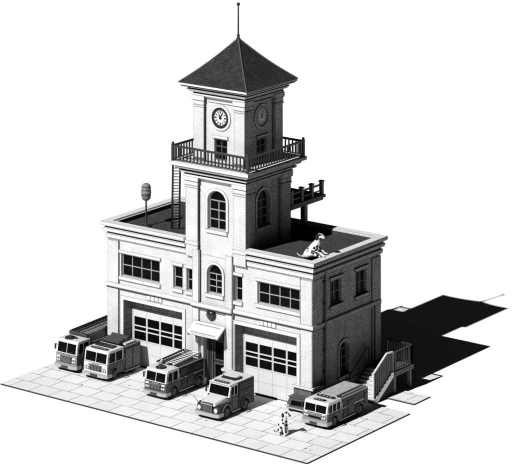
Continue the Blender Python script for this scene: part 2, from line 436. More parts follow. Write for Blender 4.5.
# canopy over the entrance
cy0, cy1 = -.17, -.78
m = MB(); xs = (-6.66, -4.8)
m.add([(xs[0], cy0, 3.02), (xs[1], cy0, 3.02), (xs[1], cy1, 2.62), (xs[0], cy1, 2.62),
       (xs[0], cy0, 2.94), (xs[1], cy0, 2.94), (xs[1], cy1, 2.54), (xs[0], cy1, 2.54)],
      [(0, 3, 2, 1), (4, 5, 6, 7), (3, 7, 6, 2), (0, 4, 7, 3), (1, 2, 6, 5), (0, 1, 5, 4)])
cn = m.build('canopy', 'stone', fs)
m = MB()
def cz(y): return 3.02+(y-cy0)/(cy1-cy0)*(-.4)
for (a, b, c, e) in ((xs[0]+.22, xs[1]-.22, -.3, -.34), (xs[0]+.22, xs[1]-.22, -.7, -.74)):
    m.add([(a, c, cz(c)+.012), (b, c, cz(c)+.012), (b, e, cz(e)+.012), (a, e, cz(e)+.012), (a, c, cz(c)-.01), (b, c, cz(c)-.01), (b, e, cz(e)-.01), (a, e, cz(e)-.01)],
          [(0, 3, 2, 1), (4, 5, 6, 7), (3, 7, 6, 2), (0, 4, 7, 3), (1, 2, 6, 5), (0, 1, 5, 4)])
o = m.build('canopy_rib', 'frame'); o.parent = cn
for x in (xs[0]+.1, xs[1]-.16):
    m = MB(); m.prism([(-.165, 2.93), (-.8, 2.56), (-.8, 2.5), (-.32, 2.5), (-.165, 2.2)], 'x', x, x+.06)
    o = m.build('bracket', 'black'); o.parent = cn
m = MB(); m.lathe([(.001, -.03), (.27, -.03), (.27, .0), (.25, .02)], (-5.72, -.08, 3.4), 28, 'y').ball((-5.72, -.08, 3.4), .24, 1, .75, 1)
m.build('wall_bell', 'orb', fs)
# garage doors: white sectional doors, three rows of glazing
for k, g in enumerate((G1, G2)):
    x0, x1 = g[0]+.001, g[1]-.001; z1 = 2.62
    f = plate('garage_frame', 'stone', fs, 'F', 0, [(g[0]-.19, 0), (g[0], 0), (g[0], g[3]), (g[1], g[3]), (g[1], 0), (g[1]+.19, 0), (g[1]+.19, g[3]+.19), (g[0]-.19, g[3]+.19)], (), .06, .05)
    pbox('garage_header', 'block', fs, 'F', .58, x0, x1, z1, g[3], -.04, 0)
    nc = 4; x0 += .16; x1 -= .16; cw = (x1-x0)/nc
    hs = []
    for i in range(nc):
        a, b = x0+i*cw+.05, x0+(i+1)*cw-.05
        hs += [rect(a, b, 1.9, 2.3), rect(a, b, 1.68, 1.84), rect(a, b, 1.22, 1.62)]
    dr = plate('garage_door', 'garage', fs, 'F', .52, rect(x0-.16, x1+.16, .0, z1), hs, .05)
    plate('pane', 'glass', dr, 'F', .55, rect(x0+.02, x1-.02, 1.15, 2.36), (), .02)
    m = MB()
    for i in range(0, nc+1): m.box(x0+i*cw-.012, x0+i*cw+.012, .512, .52, 0, z1-.02)
    for z in (.6, 1.16): m.box(x0-.16, x1+.16, .514, .52, z-.008, z+.008)
    o = m.build('door_rib', 'white_frame'); o.parent = dr
    m = MB(); kx = g[0]+1.42
    m.box(kx, kx+.92, -.045, 0, 3.41, 3.64)
    for i in range(1, 4): m.box(kx+.23*i-.02, kx+.23*i+.02, -.06, -.046, 3.41, 3.64)
    m.build('keystone', 'stone', fs)
# downpipe on the right wall
m = MB(); m.tube((.1, .86, 1.0), (.1, .86, 6.3), .06, n=12).tube((.1, .86, 1.0), (.16, .86, .02), .06, n=12)
for z in (1.6, 2.6, 3.55, 4.7, 5.7): m.tube((.1, .86, z-.04), (.1, .86, z+.04), .09, n=12)
m.build('downpipe', 'black', fs)
m = MB(); m.tube((.09, 4.9, .9), (.09, 4.9, 3.68), .035, n=8); m.build('downpipe', 'black', fs)

# ------------------------------------------------------------------ tower
TX, TY = -5.42, 1.605
H = 1.763
wl = H-.15
fx0, fx1, fy0, fy1 = TX-wl, TX+wl, TY-wl, TY+wl
ARCU = (-5.95, -4.89, 7.36, 8.72, .46)
ARCS = (.87, 1.86, 7.52, 8.74, .46)
# from the wall top up to the balcony
plate('tower_wall', 'facade', fs, 'F', fy0, rect(TX-1.1, TX+1.1, 6.1, 9.7), [arch(*ARCU)], .25)
plate('tower_wall', 'shade_brick', fs, 'R', fx1, rect(TY-1.1, TY+1.1, 6.1, 9.7), [arch(*ARCS)], .25)
plate('tower_wall', 'shade_brick', fs, 'B', fy1, rect(-TX-1.1, -TX+1.1, 6.1, 9.7), (), .25)
plate('tower_wall', 'facade', fs, 'L', fx0, rect(-TY-1.1, -TY+1.1, 6.1, 9.7), (), .25)
window(fs, 'F', fy0, *ARCU[:4], 2, 3, rise=ARCU[4], sill=.08, surround=(.14, .06), bar=.055)
window(fs, 'R', fx1, *ARCS[:4], 2, 3, rise=ARCS[4], sill=.08, surround=(.14, .06), stone='shade_stone', frame='door_trim')
for e in (-1, 1):  # added black strips draw the ink lines at the recess edges
    x = TX+e*(H-.72-.022); MB().box(x-.02, x+.02, fy0-.015, fy0, 6.3, 9.66).build('ink_strip', 'black', fs)
    y = TY+e*(H-.72-.022); MB().box(fx1, fx1+.015, y-.02, y+.02, 6.55, 9.66).build('ink_strip', 'black', fs)
    x = TX+e*(1.492-.6-.022); MB().box(x-.02, x+.02, TY-1.352-.015, TY-1.352, 10.4, 13.4).build('ink_strip', 'black', fs)
    y = TY+e*(1.492-.6-.022); MB().box(TX+1.352, TX+1.352+.015, y-.02, y+.02, 10.4, 13.4).build('ink_strip', 'black', fs)
def pilasters(half, size, z0, z1, zc, capout, split=True):
    for sx in (-1, 1):
        for sy in (-1, 1):
            x0, x1 = sorted((TX+sx*half, TX+sx*(half-size))); y0, y1 = sorted((TY+sy*half, TY+sy*(half-size)))
            # the street side stays white, the right-hand side has shade in its colour
            mat = 'facade'
            both = sx > 0 and sy > 0
            p = two_tone(MB().box(x0, x1, y0, y1, z0, z1).build('corner_pilaster', 'facade', fs), 'shade_brick', lambda p: both or p.normal.x > .6)
            m = MB()
            for e, a, b in ((.04, zc, zc+.07), (.02, zc+.1, zc+.28), (.07, zc+.3, z1+.003)):
                e *= capout; m.box(x0-e, x1+e, y0-e, y1+e, a, b)
            o = two_tone(m.build('capital', 'stone'), 'shade_stone', lambda p: both or p.normal.x > .6); o.parent = p
            if z0 < 7:
                m = MB().box(x0-.03, x1+.03, y0-.03, y1+.03, 6.5, 6.68); o = two_tone(m.build('pilaster_base', 'stone'), 'shade_stone', lambda p: both or p.normal.x > .6); o.parent = p
pilasters(H, .72, 5.95, 9.68, 9.18, 1)
m = MB().stack([(1.8, 9.66), (1.84, 9.68), (1.84, 9.79), (1.8, 9.795), (1.8, 9.86), (1.95, 9.88), (1.97, 9.97), (1.91, 9.975), (1.91, 10.05), (2.1, 10.07), (2.13, 10.16), (2.08, 10.165), (2.08, 10.21),
            (2.28, 10.215), (2.305, 10.23), (2.305, 10.37), (2.27, 10.4)], TX, TY)
def quirks(o, bands):  # recess bands coloured dark for shade and ink lines
    o.data.materials.append(M['edge_shade'])
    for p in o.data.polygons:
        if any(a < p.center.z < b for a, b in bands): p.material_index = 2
quirks(two_tone(m.build('balcony', 'stone', fs), 'shade_stone'), ((9.792, 9.865), (9.972, 10.055), (10.162, 10.213)))
# balcony railing: one part per side plus corner posts
hr = 2.18; zr = 10.4
for k in range(4):
    m = MB()
    m.bar((-hr, -hr, .7), (hr, -hr, .7), .09, .085).bar((-hr, -hr, .08), (hr, -hr, .08), .05, .045)
    n = 21
    for i in range(1, n):
        x = -hr+2*hr*i/n; m.bar((x, -hr, .08), (x, -hr, .69), .052, .052)
    a = k*PI/2
    m.map(lambda x, y, z: (TX+x*math.cos(a)-y*math.sin(a), TY+x*math.sin(a)+y*math.cos(a), zr+z))
    m.build('railing', 'metal', fs)
    m = MB(); m.box(-hr-.06, -hr+.06, -hr-.06, -hr+.06, 0, .78).ball((-hr, -hr, .82), .065)
    m.map(lambda x, y, z: (TX+x*math.cos(a)-y*math.sin(a), TY+x*math.sin(a)+y*math.cos(a), zr+z))
    m.build('railing_post', 'metal', fs)
# clock stage
H2 = 1.492; w2 = H2-.14
for pl, pos, c, mat in (('F', TY-w2, TX, 'facade'), ('R', TX+w2, TY, 'shade_brick'), ('B', TY+w2, -TX, 'shade_brick'), ('L', TX-w2, -TY, 'facade')):
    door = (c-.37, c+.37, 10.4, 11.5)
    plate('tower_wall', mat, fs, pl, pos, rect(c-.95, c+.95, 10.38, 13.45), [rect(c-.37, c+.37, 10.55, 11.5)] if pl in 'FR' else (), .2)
    if pl in 'FR':
        st = 'stone' if pl == 'F' else 'shade_stone'
        window(fs, pl, pos, c-.37, c+.37, 10.55, 11.5, 2, 3, lintel=.08, stone=st, frame='door_trim', depth=.08)
        fn = PLANE[pl](pos)
        def disc(name, mat, par, r0, r1, wa, wb, n=40):
            prof = [(r0, 0), (r0, wa), (r1, wb), (r1, 0)]
            m = MB()
            vs = []; k = len(prof)
            for i in range(n):
                t = 2*PI*i/n
                vs += [fn(c+r*math.cos(t), 12.53+r*math.sin(t), w) for r, w in prof]
            m.add(vs, [(i*k+j, ((i+1) % n)*k+j, ((i+1) % n)*k+(j+1) % k, i*k+(j+1) % k) for i in range(n) for j in range(k)])
            o = m.build(name, mat, par if par is fs else None)
            if par is not fs: o.parent = par
            return o
        ck = disc('clock', st, fs, .47, .6, .06, .05)
        disc('clock_rim', 'black', ck, .355, .485, .05, .075)
        disc('dial', 'white_frame' if pl == 'F' else 'frame', ck, .001, .372, .03, .03)
        for i in range(12):
            m = MB(); t = 2*PI*i/12; r0, r1 = (.22, .33)
            hw = .034 if i % 3 == 0 else .022
            a, b = math.cos(t), math.sin(t)
            m.add([fn(c+a*r+q*-b*hw, 12.53+b*r+q*a*hw, .042) for r, q in ((r0, -1), (r1, -1), (r1, 1), (r0, 1))], [(0, 1, 2, 3)])
            o = m.build('numeral', 'black'); o.parent = ck
        for ang, ln, hw, nm in ((118, .2, .03, 'hour_hand'), (62, .29, .022, 'minute_hand')):
            t = math.radians(ang); a, b = math.cos(t), math.sin(t); m = MB()
            m.add([fn(c+a*r-b*q, 12.53+b*r+a*q, .05) for r, q in ((-.06, -hw), (ln*.7, -hw*1.2), (ln, 0), (ln*.7, hw*1.2), (-.06, hw))], [(0, 1, 2, 3, 4)])
            o = m.build(nm, 'black'); o.parent = ck
        o = disc('clock_hub', 'black', ck, .001, .075, .06, .06, 20)
        # arched moulding over the dial
        pbox('frieze', st, fs, pl, pos, c-.72, c+.72, 13.2, 13.3, 0, .05)
pilasters(H2, .6, 10.38, 13.45, 12.93, .9)
ev = two_tone(MB().stack([(1.46, 13.4), (1.53, 13.46), (1.53, 13.54), (1.5, 13.545), (1.5, 13.6), (1.62, 13.62), (1.74, 13.76), (1.69, 13.765), (1.69, 13.83), (1.88, 13.86), (1.94, 13.9), (1.9, 13.905), (1.9, 13.935), (1.98, 13.94), (1.98, 14.05), (1.9, 14.07)], TX, TY).build('cornice', 'stone', fs), 'shade_stone')
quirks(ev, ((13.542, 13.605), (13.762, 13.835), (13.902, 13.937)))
# pyramid roof with uv for the shingles
def pyramid():
    e, z0, za = 2.0, 14.06, 16.03
    me = bpy.data.meshes.new('roof'); bm = bmesh.new(); uv = bm.loops.layers.uv.new('UVMap')
    cs = [(-e, -e), (e, -e), (e, e), (-e, e)]
    sl = math.hypot(e, za-z0)
    N = 6
    def pt(i, t):
        x, y = cs[i]; f = 1-t; sag = -.10*math.sin(PI*t)
        return (TX+x*f, TY+y*f, z0+(za-z0)*t+sag)
    for i in range(4):
        for j in range(N):
            t0, t1 = j/N, (j+1)/N
            ps = [pt(i, t0), pt((i+1) % 4, t0), pt((i+1) % 4, t1), pt(i, t1)]
            us = [(-e*(1-t0), sl*t0), (e*(1-t0), sl*t0), (e*(1-t1), sl*t1), (-e*(1-t1), sl*t1)]
            if j == N-1: ps = ps[:3]; us = us[:3]
            f = bm.faces.new([bm.verts.new(p) for p in ps])
            for lp, u in zip(f.loops, us): lp[uv].uv = (u[0]+i*7.3, u[1])
    f = bm.faces.new([bm.verts.new((TX+x, TY+y, z0-.001)) for x, y in reversed(cs)])
    bmesh.ops.remove_doubles(bm, verts=bm.verts, dist=1e-4)
    bm.to_mesh(me); bm.free(); me.materials.append(M['shingle'])
    o = bpy.data.objects.new('roof', me); COL.objects.link(o); hook(o, fs)
    m = MB()
    for i in range(4):
        for j in range(N): m.tube(pt(i, j/N), pt(i, (j+1)/N), .035, n=8)
    r = m.build('ridge_cap', 'door_trim'); r.parent = o
    return o
pyramid()
m = MB(); m.lathe([(.1, 15.9), (.1, 16.02), (.06, 16.08), (.075, 16.16), (.04, 16.24), (.034, 17.5), (.03, 17.56)], (TX, TY, 0), 16)
m.ball((TX, TY, 17.62), .085); m.build('spire', 'metal', fs)
# rear platform behind the tower, on a post
m = MB(); m.box(-6.6, -3.66, 3.38, 6.0, 7.84, 7.97).box(-6.6, -3.56, 3.38, 6.08, 7.97, 8.1)
pf = m.build('platform', 'shade_brick', fs); pf.data.materials[0] = M['door_trim']
m = MB()
for a, b in (((-3.7, 3.45), (-3.7, 5.92)),):
    n = 3
    m.bar((*a, 8.58), (*b, 8.58), .08, .07).bar((*a, 8.3), (*b, 8.3), .05, .05)
    for i in range(n+1):
        x, y = a[0]+(b[0]-a[0])*i/n, a[1]+(b[1]-a[1])*i/n; m.box(x-.08, x+.08, y-.08, y+.08, 8.08, 8.72)
        m.box(x-.11, x+.11, y-.11, y+.11, 8.72, 8.77)
o = m.build('railing', 'metal'); o.parent = pf
for x, y in ((-4.1, 5.05), (-6.2, 5.05)):
    m = MB(); m.box(x-.12, x+.12, y-.12, y+.12, 6.53, 7.84); o = m.build('post', 'metal'); o.parent = pf

# ------------------------------------------------------------------ things on the roof
ld = thing('ladder', 'dark ladder leaning from the left roof up to the tower balcony', 'ladder', (-9.1, 1.5, 6.54))
a, b = Vector((0, 0, 0)), Vector((1.6, -1.93, 3.62)); sd = Vector((.79, .61, 0))*.17
m = MB()
for s in (-1, 1): m.bar(a+sd*s, b+sd*s, .09, .09)
m.build('rail', 'metal', ld)
for i in range(1, 22):
    p = a+(b-a)*(i/22); MB().tube(p-sd, p+sd, .03, n=8).build('rung', 'rail_light', ld)
sr = thing('siren', 'grey capsule shaped siren on a thin post on the left roof', 'siren', (-10.5, 1.0, 6.54))
m = MB(); m.lathe([(.001, .0), (.26, .0), (.26, .04), (.1, .07), (.05, .14), (.05, .6)], (0, 0, 0), 20); m.build('base', 'metal', sr)
MB().tube((0, 0, .1), (0, 0, 1.5), .04, n=12).build('pole', 'metal', sr)
hd = MB().lathe([(.001, 1.22), (.1, 1.23), (.18, 1.3), (.225, 1.42), (.225, 1.58), (.245, 1.59), (.245, 1.66), (.225, 1.67), (.225, 1.84), (.19, 1.97), (.11, 2.05), (.001, 2.07)], (0, 0, 0), 28).build('siren_head', plain('siren_grey', .2, .2, 8, rough=.5, ink=.02), sr)
for z, rr in ((1.36, .205), (1.5, .228), (1.75, .228), (1.9, .213)):
    o = MB().lathe([(rr-.02, z-.012), (rr+.008, z-.012), (rr+.008, z+.012), (rr-.02, z+.012)], (0, 0, 0), 28).build('band', 'black'); o.parent = hd

# ------------------------------------------------------------------ outdoor staircase
st = thing('outdoor_staircase', 'outdoor stone staircase with solid railing and landing by the right wall', 'staircase', (.1, 2.7, 0), world=True)
X0, X1, Y0, Y1, ZL = .12, 1.5, 2.72, 4.3, 1.0
n = 8
poly = [(Y0, -.06)]
for i in range(n):
    y = Y0+(Y1-Y0)*i/n; z = ZL*(i+1)/n
    poly += [(y, z), (y+(Y1-Y0)/n, z)]
poly += [(Y1, -.06)]
two_tone(MB().prism(poly, 'x', X0, X1-.02).build('steps', 'stone', st), 'edge_shade')  # right side of the steps darkened, shade put into the colour
m = MB(); m.box(X0, X1+.12, Y1, 5.85, ZL-.2, ZL+.02); m.build('landing', 'plinth', st)
for x, y in ((1.45, 5.72), (1.45, 4.42), (.25, 5.72)):
    MB().box(x-.08, x+.08, y-.08, y+.08, -.06, ZL-.2).build('support_post', 'shade_stone', st)
# right side panel: sloping solid parapet with a pale coping and toothed string
m = MB(); m.prism([(Y0-.02, .0), (Y0-.02, .95), (Y0+.1, 1.3), (3.85, 1.95), (Y1, 1.9), (Y1, 1.0)], 'x', X1-.05, X1-.01)
pn = m.build('side_panel', 'black', st)
m = MB()
for i in range(1, 9):
    y = Y0+(Y1-Y0)*i/9; m.box(X1-.01, X1+.008, y-.012, y+.012, ZL*i/9+.05, min(1.86, 1.3+.63*(y-Y0)))
m.build('baluster_row', 'frame', st)
m = MB()
pts = [(X1-.03, Y0, 0), (X1-.03, Y0, 1.3), (X1-.03, 3.8, 1.97), (X1-.03, Y1, 1.92), (X1-.03, Y1, 1.0)]
for p, q in zip(pts, pts[1:]): m.bar(p, q, .07, .07)
m.build('handrail', 'rail_light', st)
m = MB(); tooth = [(Y0-.04, -.05), (Y0-.04, .1)]
for i in range(n):
    y = Y0+(Y1-Y0)*i/n; z = ZL*(i+1)/n; tooth += [(y, z+.02), (y+(Y1-Y0)/n*.6, z+.02)]
tooth += [(Y1, ZL), (Y1, ZL-.2), (Y0+.25, -.05)]
m.prism(tooth, 'x', X1-.0, X1+.05); m.build('stringer', 'rail_light', st)
m = MB(); pts = [(.16, Y0+.1, .0), (.16, Y0+.1, 1.0), (.16, Y1-.2, 1.9), (.16, Y1, 1.9), (.16, Y1, 1.0)]
for p, q in zip(pts, pts[1:]): m.bar(p, q, .06, .06)
for i in range(1, 7):
    y = Y0+.1+(Y1-.2-Y0-.1)*i/7; m.bar((.16, y, ZL*(i)/7), (.16, y, 1+.9*i/7), .03, .03)
m.build('handrail', 'metal', st)
m = MB()
for p, q in (((1.55, Y1+.05), (1.55, 5.78)), ((1.55, 5.78), (.15, 5.78))):
    m.bar((*p, 1.92), (*q, 1.92), .07, .06).bar((*p, 1.12), (*q, 1.12), .04, .04)
    for i in range(11):
        x, y = p[0]+(q[0]-p[0])*i/10, p[1]+(q[1]-p[1])*i/10; w = .04 if i in (0, 10) else .014
        m.box(x-w, x+w, y-w, y+w, 1.02, 1.92)
m.build('railing', 'metal', st)

# ------------------------------------------------------------------ vehicles
def wheel(t, x, y, r, wd, side):
    pr = [(r*.55, -wd/2), (r*.9, -wd/2), (r, -wd/3), (r, wd/3), (r*.9, wd/2), (r*.55, wd/2), (r*.55, -wd/2)]
    w = MB().lathe(pr, (x, y, r), 28, 'x').build('wheel', 'tyre', t)
    e = side*wd/2
    m = MB().lathe([(.001, e*.72), (r*.2, e*.75), (r*.2, e*1.02), (.001, e*1.05)], (x, y, r), 18, 'x').lathe([(r*.2, e*.5), (r*.42, e*.45), (r*.5, e*.98), (r*.6, e*1.02), (r*.6, e*.3)], (x, y, r), 24, 'x')
    o = m.build('rim', 'rim'); o.parent = w
def archcut(poly, yc, r, zf):
    """insert a wheel arch into the bottom edge of a side profile listed with its bottom edge last"""
    k = 10
    return poly+[(yc+r*math.cos(PI*i/k), max(zf, .22+r*math.sin(PI*i/k))) for i in range(k+1)]
def ladder_mesh(t, p0, p1, w, n, mat='rail_light', name='ladder', rw=.05):
    p0, p1 = Vector(p0), Vector(p1); m = MB()
    for s in (-1, 1): m.bar(p0+Vector((s*w/2, 0, 0)), p1+Vector((s*w/2, 0, 0)), rw, rw*1.3)
    for i in range(1, n): p = p0+(p1-p0)*i/n; m.tube(p-Vector((w/2, 0, 0)), p+Vector((w/2, 0, 0)), .02, n=6)
    return m.build(name, mat, t)
def glyph_plate(t, x0, x1, y0, y1, z, n, name='roof_sign', seed=1):
    rnd = random.Random(seed); cx, cy = (x0+x1)/2, (y0+y1)/2
    m = MB(); pts = []
    for i in range(28):
        a = 2*PI*i/28; ca, sa = math.cos(a), math.sin(a)
        pts.append((cx+(x1-x0)/2*math.copysign(abs(ca)**.55, ca), cy+(y1-y0)/2*math.copysign(abs(sa)**.55, sa)))
    o = m.prism(pts, 'z', z-.01, z+.02).build(name, 'black', t)
    g = MB(); st_ = (x1-x0)*.74/n
    for i in range(n):
        a = x0+(x1-x0)*.13+i*st_
        g.box(a, a+st_*.62, cy-(y1-y0)*.2, cy+(y1-y0)*rnd.uniform(.1, .24), z+.015, z+.024)
        if rnd.random() < .6: g.box(a+st_*.05, a+st_*.6, cy-(y1-y0)*.26, cy-(y1-y0)*.14, z+.015, z+.026)
    q = g.build('marking', 'light'); q.parent = o
def beacon(t, x, y, z, r=.06, h=.1):
    MB().lathe([(r*1.2, 0), (r*1.2, .02), (r, .03), (r*.9, h*.8), (r*.5, h), (.001, h)], (x, y, z), 14).build('beacon', 'panel', t)
def mirror(t, x, y, z, side):
    m = MB(); m.bar((x, y, z+.1), (x+side*.1, y-.06, z+.12), .035, .035).box(x+side*.1-.03, x+side*.1+.03, y-.1, y-.05, z-.1, z+.14)
    m.build('mirror', 'black', t)
def quad_panel(name, mat, t, pts, nrm, th=.012):
    """thin slab over a planar quad"""
    nv = Vector(nrm).normalized()*th
    vs = [Vector(p) for p in pts]; vs = [v-nv*.5 for v in vs]+[v+nv for v in vs]
    k = len(pts)
    return MB().add(vs, [tuple(range(k)), tuple(range(2*k-1, k-1, -1))]+[(i, (i+1) % k, (i+1) % k+k, i+k) for i in range(k)]).build(name, mat, t)

TG = 'fire engines and trucks parked on the apron'
def headlights(t, xs, z, y, r=.06):
    for x in xs:
        h = MB().lathe([(r*1.25, .03), (r*1.25, -.03), (r, -.04), (r*.9, -.015)], (x, y, z), 18, 'y').build('headlight', 'rim', t)
        o = MB().lathe([(r*.95, -.02), (r*.6, -.045), (.001, -.055)], (x, y, z), 18, 'y').build('lens', 'lamp'); o.parent = h
def bumper(t, hw, y, z0, z1):
    m = MB().prism([(-hw-.05, y+.3), (-hw-.05, y-.06), (-hw*.75, y-.14), (hw*.75, y-.14), (hw+.05, y-.06), (hw+.05, y+.3), (hw-.02, y+.3), (hw-.02, y), (-hw+.02, y), (-hw+.02, y+.3)], 'z', z0, z1)
    m.build('bumper', 'chrome', t, bevel=.012)
def side_glass(t, hw, polys):
    for s in (-1, 1):
        for pl in polys:
            w = MB().prism(pl, 'x', s*(hw-.01), s*(hw+.006)).build('side_window', 'glass', t)
def lockers(t, hw, cells, mat='panel', handle=True):
    for s in (-1, 1):
        for (y0, y1, z0, z1) in cells:
            x0, x1 = sorted((s*(hw-.005), s*(hw+.014)))
            p = MB().box(x0, x1, y0, y1, z0, z1).build('locker', mat, t)
            if handle:
                a, b = sorted((s*(hw+.014), s*(hw+.03)))
                h = MB().box(a, b, y0+(y1-y0)*.25, y1-(y1-y0)*.25, z0+.05, z0+.075).build('handle', 'chrome'); h.parent = p
def gauges(t, hw, y, zs, r=.06):
    for s in (-1, 1):
        for z in zs:
            MB().lathe([(r, 0), (r, s*.03), (r*.7, s*.035), (r*.6, s*.02), (.001, s*.02)], (s*hw, y, z), 16, 'x').build('gauge', 'rim', t)

def engine(label, loc, rz, W, L, Lc, Hc, Hb, wy, r=.25, lower='mid', body='dark', rear_skirt=False, nside=2, front='a', seed=1):
    t = thing('fire_engine', label, 'fire engine', loc, rz, TG)
    hw = W/2; zf = .2; zb = Hc*.56; ra = r+.06
    def arcs(yc): return [(yc+ra*math.cos(PI*i/12), r+ra*math.sin(PI*i/12)) for i in range(13) if r+ra*math.sin(PI*i/12) > zf]
    # chassis
    MB().box(-hw+.15, hw-.15, .1, L-.1, .16, .3).build('chassis', 'black', t)
    # lower cab with wheel arch, upper cab with raked windscreen
    lo = [(0, zf), (-.01, zf+.12), (0, zb), (Lc, zb), (Lc, zf)]+[p for p in arcs(wy[0])]
    two_tone(MB().prism(lo, 'x', -hw, hw).build('cab_body', lower, t, bevel=.015), 'mid', lambda p: abs(p.normal.x) > .6)
    rk = .09
    up = [(0, zb+.002), (rk, Hc-.08), (rk+.07, Hc), (Lc, Hc), (Lc, zb+.002)]
    MB().prism(up, 'x', -hw+.012, hw-.012).build('cab', 'light', t, bevel=.03)
    # windscreen: two panes lying on the raked face
    def fy(z): return rk*(z-zb)/(Hc-.08-zb)
    z0, z1 = zb+.06, Hc-.13
    for a, b in ((-hw+.1, -.02), (.02, hw-.1)):
        quad_panel('windscreen', 'glass', t, [(a, fy(z0), z0), (b, fy(z0), z0), (b, fy(z1), z1), (a, fy(z1), z1)], (0, -1, .15), .012)
    wd = (Lc-.2)/nside
    side_glass(t, hw-.012, [[(.14+i*wd+(.0 if i else .02), zb+.05), (.14+(i+1)*wd-.07, zb+.05), (.14+(i+1)*wd-.07, Hc-.12), (.14+i*wd+(.0 if i else .07), Hc-.12)] for i in range(nside)])
    for s in (-1, 1):
        x0, x1 = sorted((s*(hw-.004), s*(hw+.012)))
        for i in range(nside):
            ya = .14+i*wd-.02; yb = ya+wd-.04
            if i == 0 and wy[0] > .45: pass
            dd = MB().box(x0, x1, max(ya, .12), yb, max(zf+.05, r+ra*.95 if abs((ya+yb)/2-wy[0]) < ra else 0), zb-.02).build('door', 'mid', t)
            h = MB().box(*sorted((s*(hw+.012), s*(hw+.03))), yb-.14, yb-.05, zb-.09, zb-.065).build('handle', 'chrome'); h.parent = dd
        # fender lip round the wheel
        lip = [(wy[0]+(ra+.045)*math.cos(PI*i/14), r+(ra+.045)*math.sin(PI*i/14)) for i in range(15)]+[(wy[0]+ra*math.cos(PI*i/14), r+ra*math.sin(PI*i/14)) for i in range(14, -1, -1)]
        MB().prism(lip, 'x', s*(hw-.02), s*(hw+.035)).build('fender', 'rim', t)
        if not rear_skirt:
            lip = [(wy[1]+(ra+.045)*math.cos(PI*i/14), r+(ra+.045)*math.sin(PI*i/14)) for i in range(15)]+[(wy[1]+ra*math.cos(PI*i/14), r+ra*math.sin(PI*i/14)) for i in range(14, -1, -1)]
            MB().prism(lip, 'x', s*(hw-.02), s*(hw+.035)).build('fender', 'rim', t)
        mirror(t, s*(hw-.02), .12, zb+.22, s)
    # front: grille, lamps, bumper
    gw = hw*.5
    g = MB().box(-gw, gw, -.04, .0, zf+.22, zb-.1).build('grille', 'panel', t)
    m = MB()
    if front == 'a':
        for i in range(5): m.box(-gw+.03, gw-.03, -.055, -.04, zf+.25+i*(zb-zf-.38)/5, zf+.25+i*(zb-zf-.38)/5+.025)
    else:
        for i in range(7): m.box(-gw+.03+i*(2*gw-.06)/7, -gw+.06+i*(2*gw-.06)/7, -.055, -.04, zf+.24, zb-.12)
    m.box(-gw-.03, gw+.03, -.05, -.02, zb-.1, zb-.07)
    o = m.build('grille_bar', 'chrome'); o.parent = g
    headlights(t, (-hw*.8, -hw*.62, hw*.62, hw*.8), zf+.3, -.01, .055)
    for s in (-1, 1): MB().box(*sorted((s*hw*.58, s*hw*.88)), -.03, .0, zf+.42, zf+.5).build('indicator', 'lamp', t)
    bumper(t, hw, 0, .17, .33)
    MB().box(-hw*.3, hw*.3, -.16, -.13, .2, .3).build('tow_plate', 'panel', t)
    # body behind the cab
    yb0 = Lc+.03
    bo = [(yb0, zf), (yb0, Hb), (L, Hb), (L, zf)]+([] if rear_skirt else arcs(wy[1]))
    MB().prism(bo, 'x', -hw+.01, hw-.01).build('body', body, t, bevel=.01)
    m = MB()
    for s in (-1, 1): m.bar((s*(hw-.02), yb0+.02, Hb+.02), (s*(hw-.02), L-.02, Hb+.02), .05, .04)
    m.bar((-hw+.02, L-.03, Hb+.02), (hw-.02, L-.03, Hb+.02), .05, .04)
    m.build('body_rail', 'chrome', t)
    for s in (-1, 1): MB().box(*sorted((s*(hw-.02), s*(hw+.03))), yb0 if True else 0, L-.03, zf-.03, zf+.025).build('running_board', 'chrome', t) if rear_skirt else MB().box(*sorted((s*(hw-.02), s*(hw+.03))), wy[0]+ra+.05, wy[1]-ra-.05, zf-.03, zf+.025).build('running_board', 'chrome', t)
    for s in (-1, 1): MB().box(*sorted((s*hw*.65, s*hw*.88)), L-.01, L+.02, .45, .62).build('tail_lamp', 'lamp', t)
    for y in wy:
        for s in (-1, 1): wheel(t, s*(hw-.09), y, r, .17, s)
    for x in (-hw*.45, hw*.4):
        quad_panel('wiper', 'black', t, [(x-.1, fy(z0)-.022, z0+.01), (x+.16, fy(z0+.1)-.022, z0+.1), (x+.16, fy(z0+.12)-.022, z0+.125), (x-.1, fy(z0)-.022, z0+.035)], (0, -1, .15), .006)
    for s in (-1, 1):
        MB().tube((s*(hw+.03), Lc-.03, zf+.25), (s*(hw+.03), Lc-.03, zb+.3), .014, n=6).build('grab_rail', 'chrome', t)
        MB().box(*sorted((s*(hw-.015), s*(hw+.004))), yb0+.02, L-.02, zb+.0, zb+.05).build('stripe', 'light', t)
        MB().box(*sorted((s*(hw-.005), s*(hw+.008))), .02, Lc-.01, zb-.05, zb-.015).build('stripe', 'light', t)
    MB().box(-hw*.3, hw*.3, -.012, 0, zb-.06, zb-.015).build('badge_strip', 'chrome', t)
    return t, hw, yb0

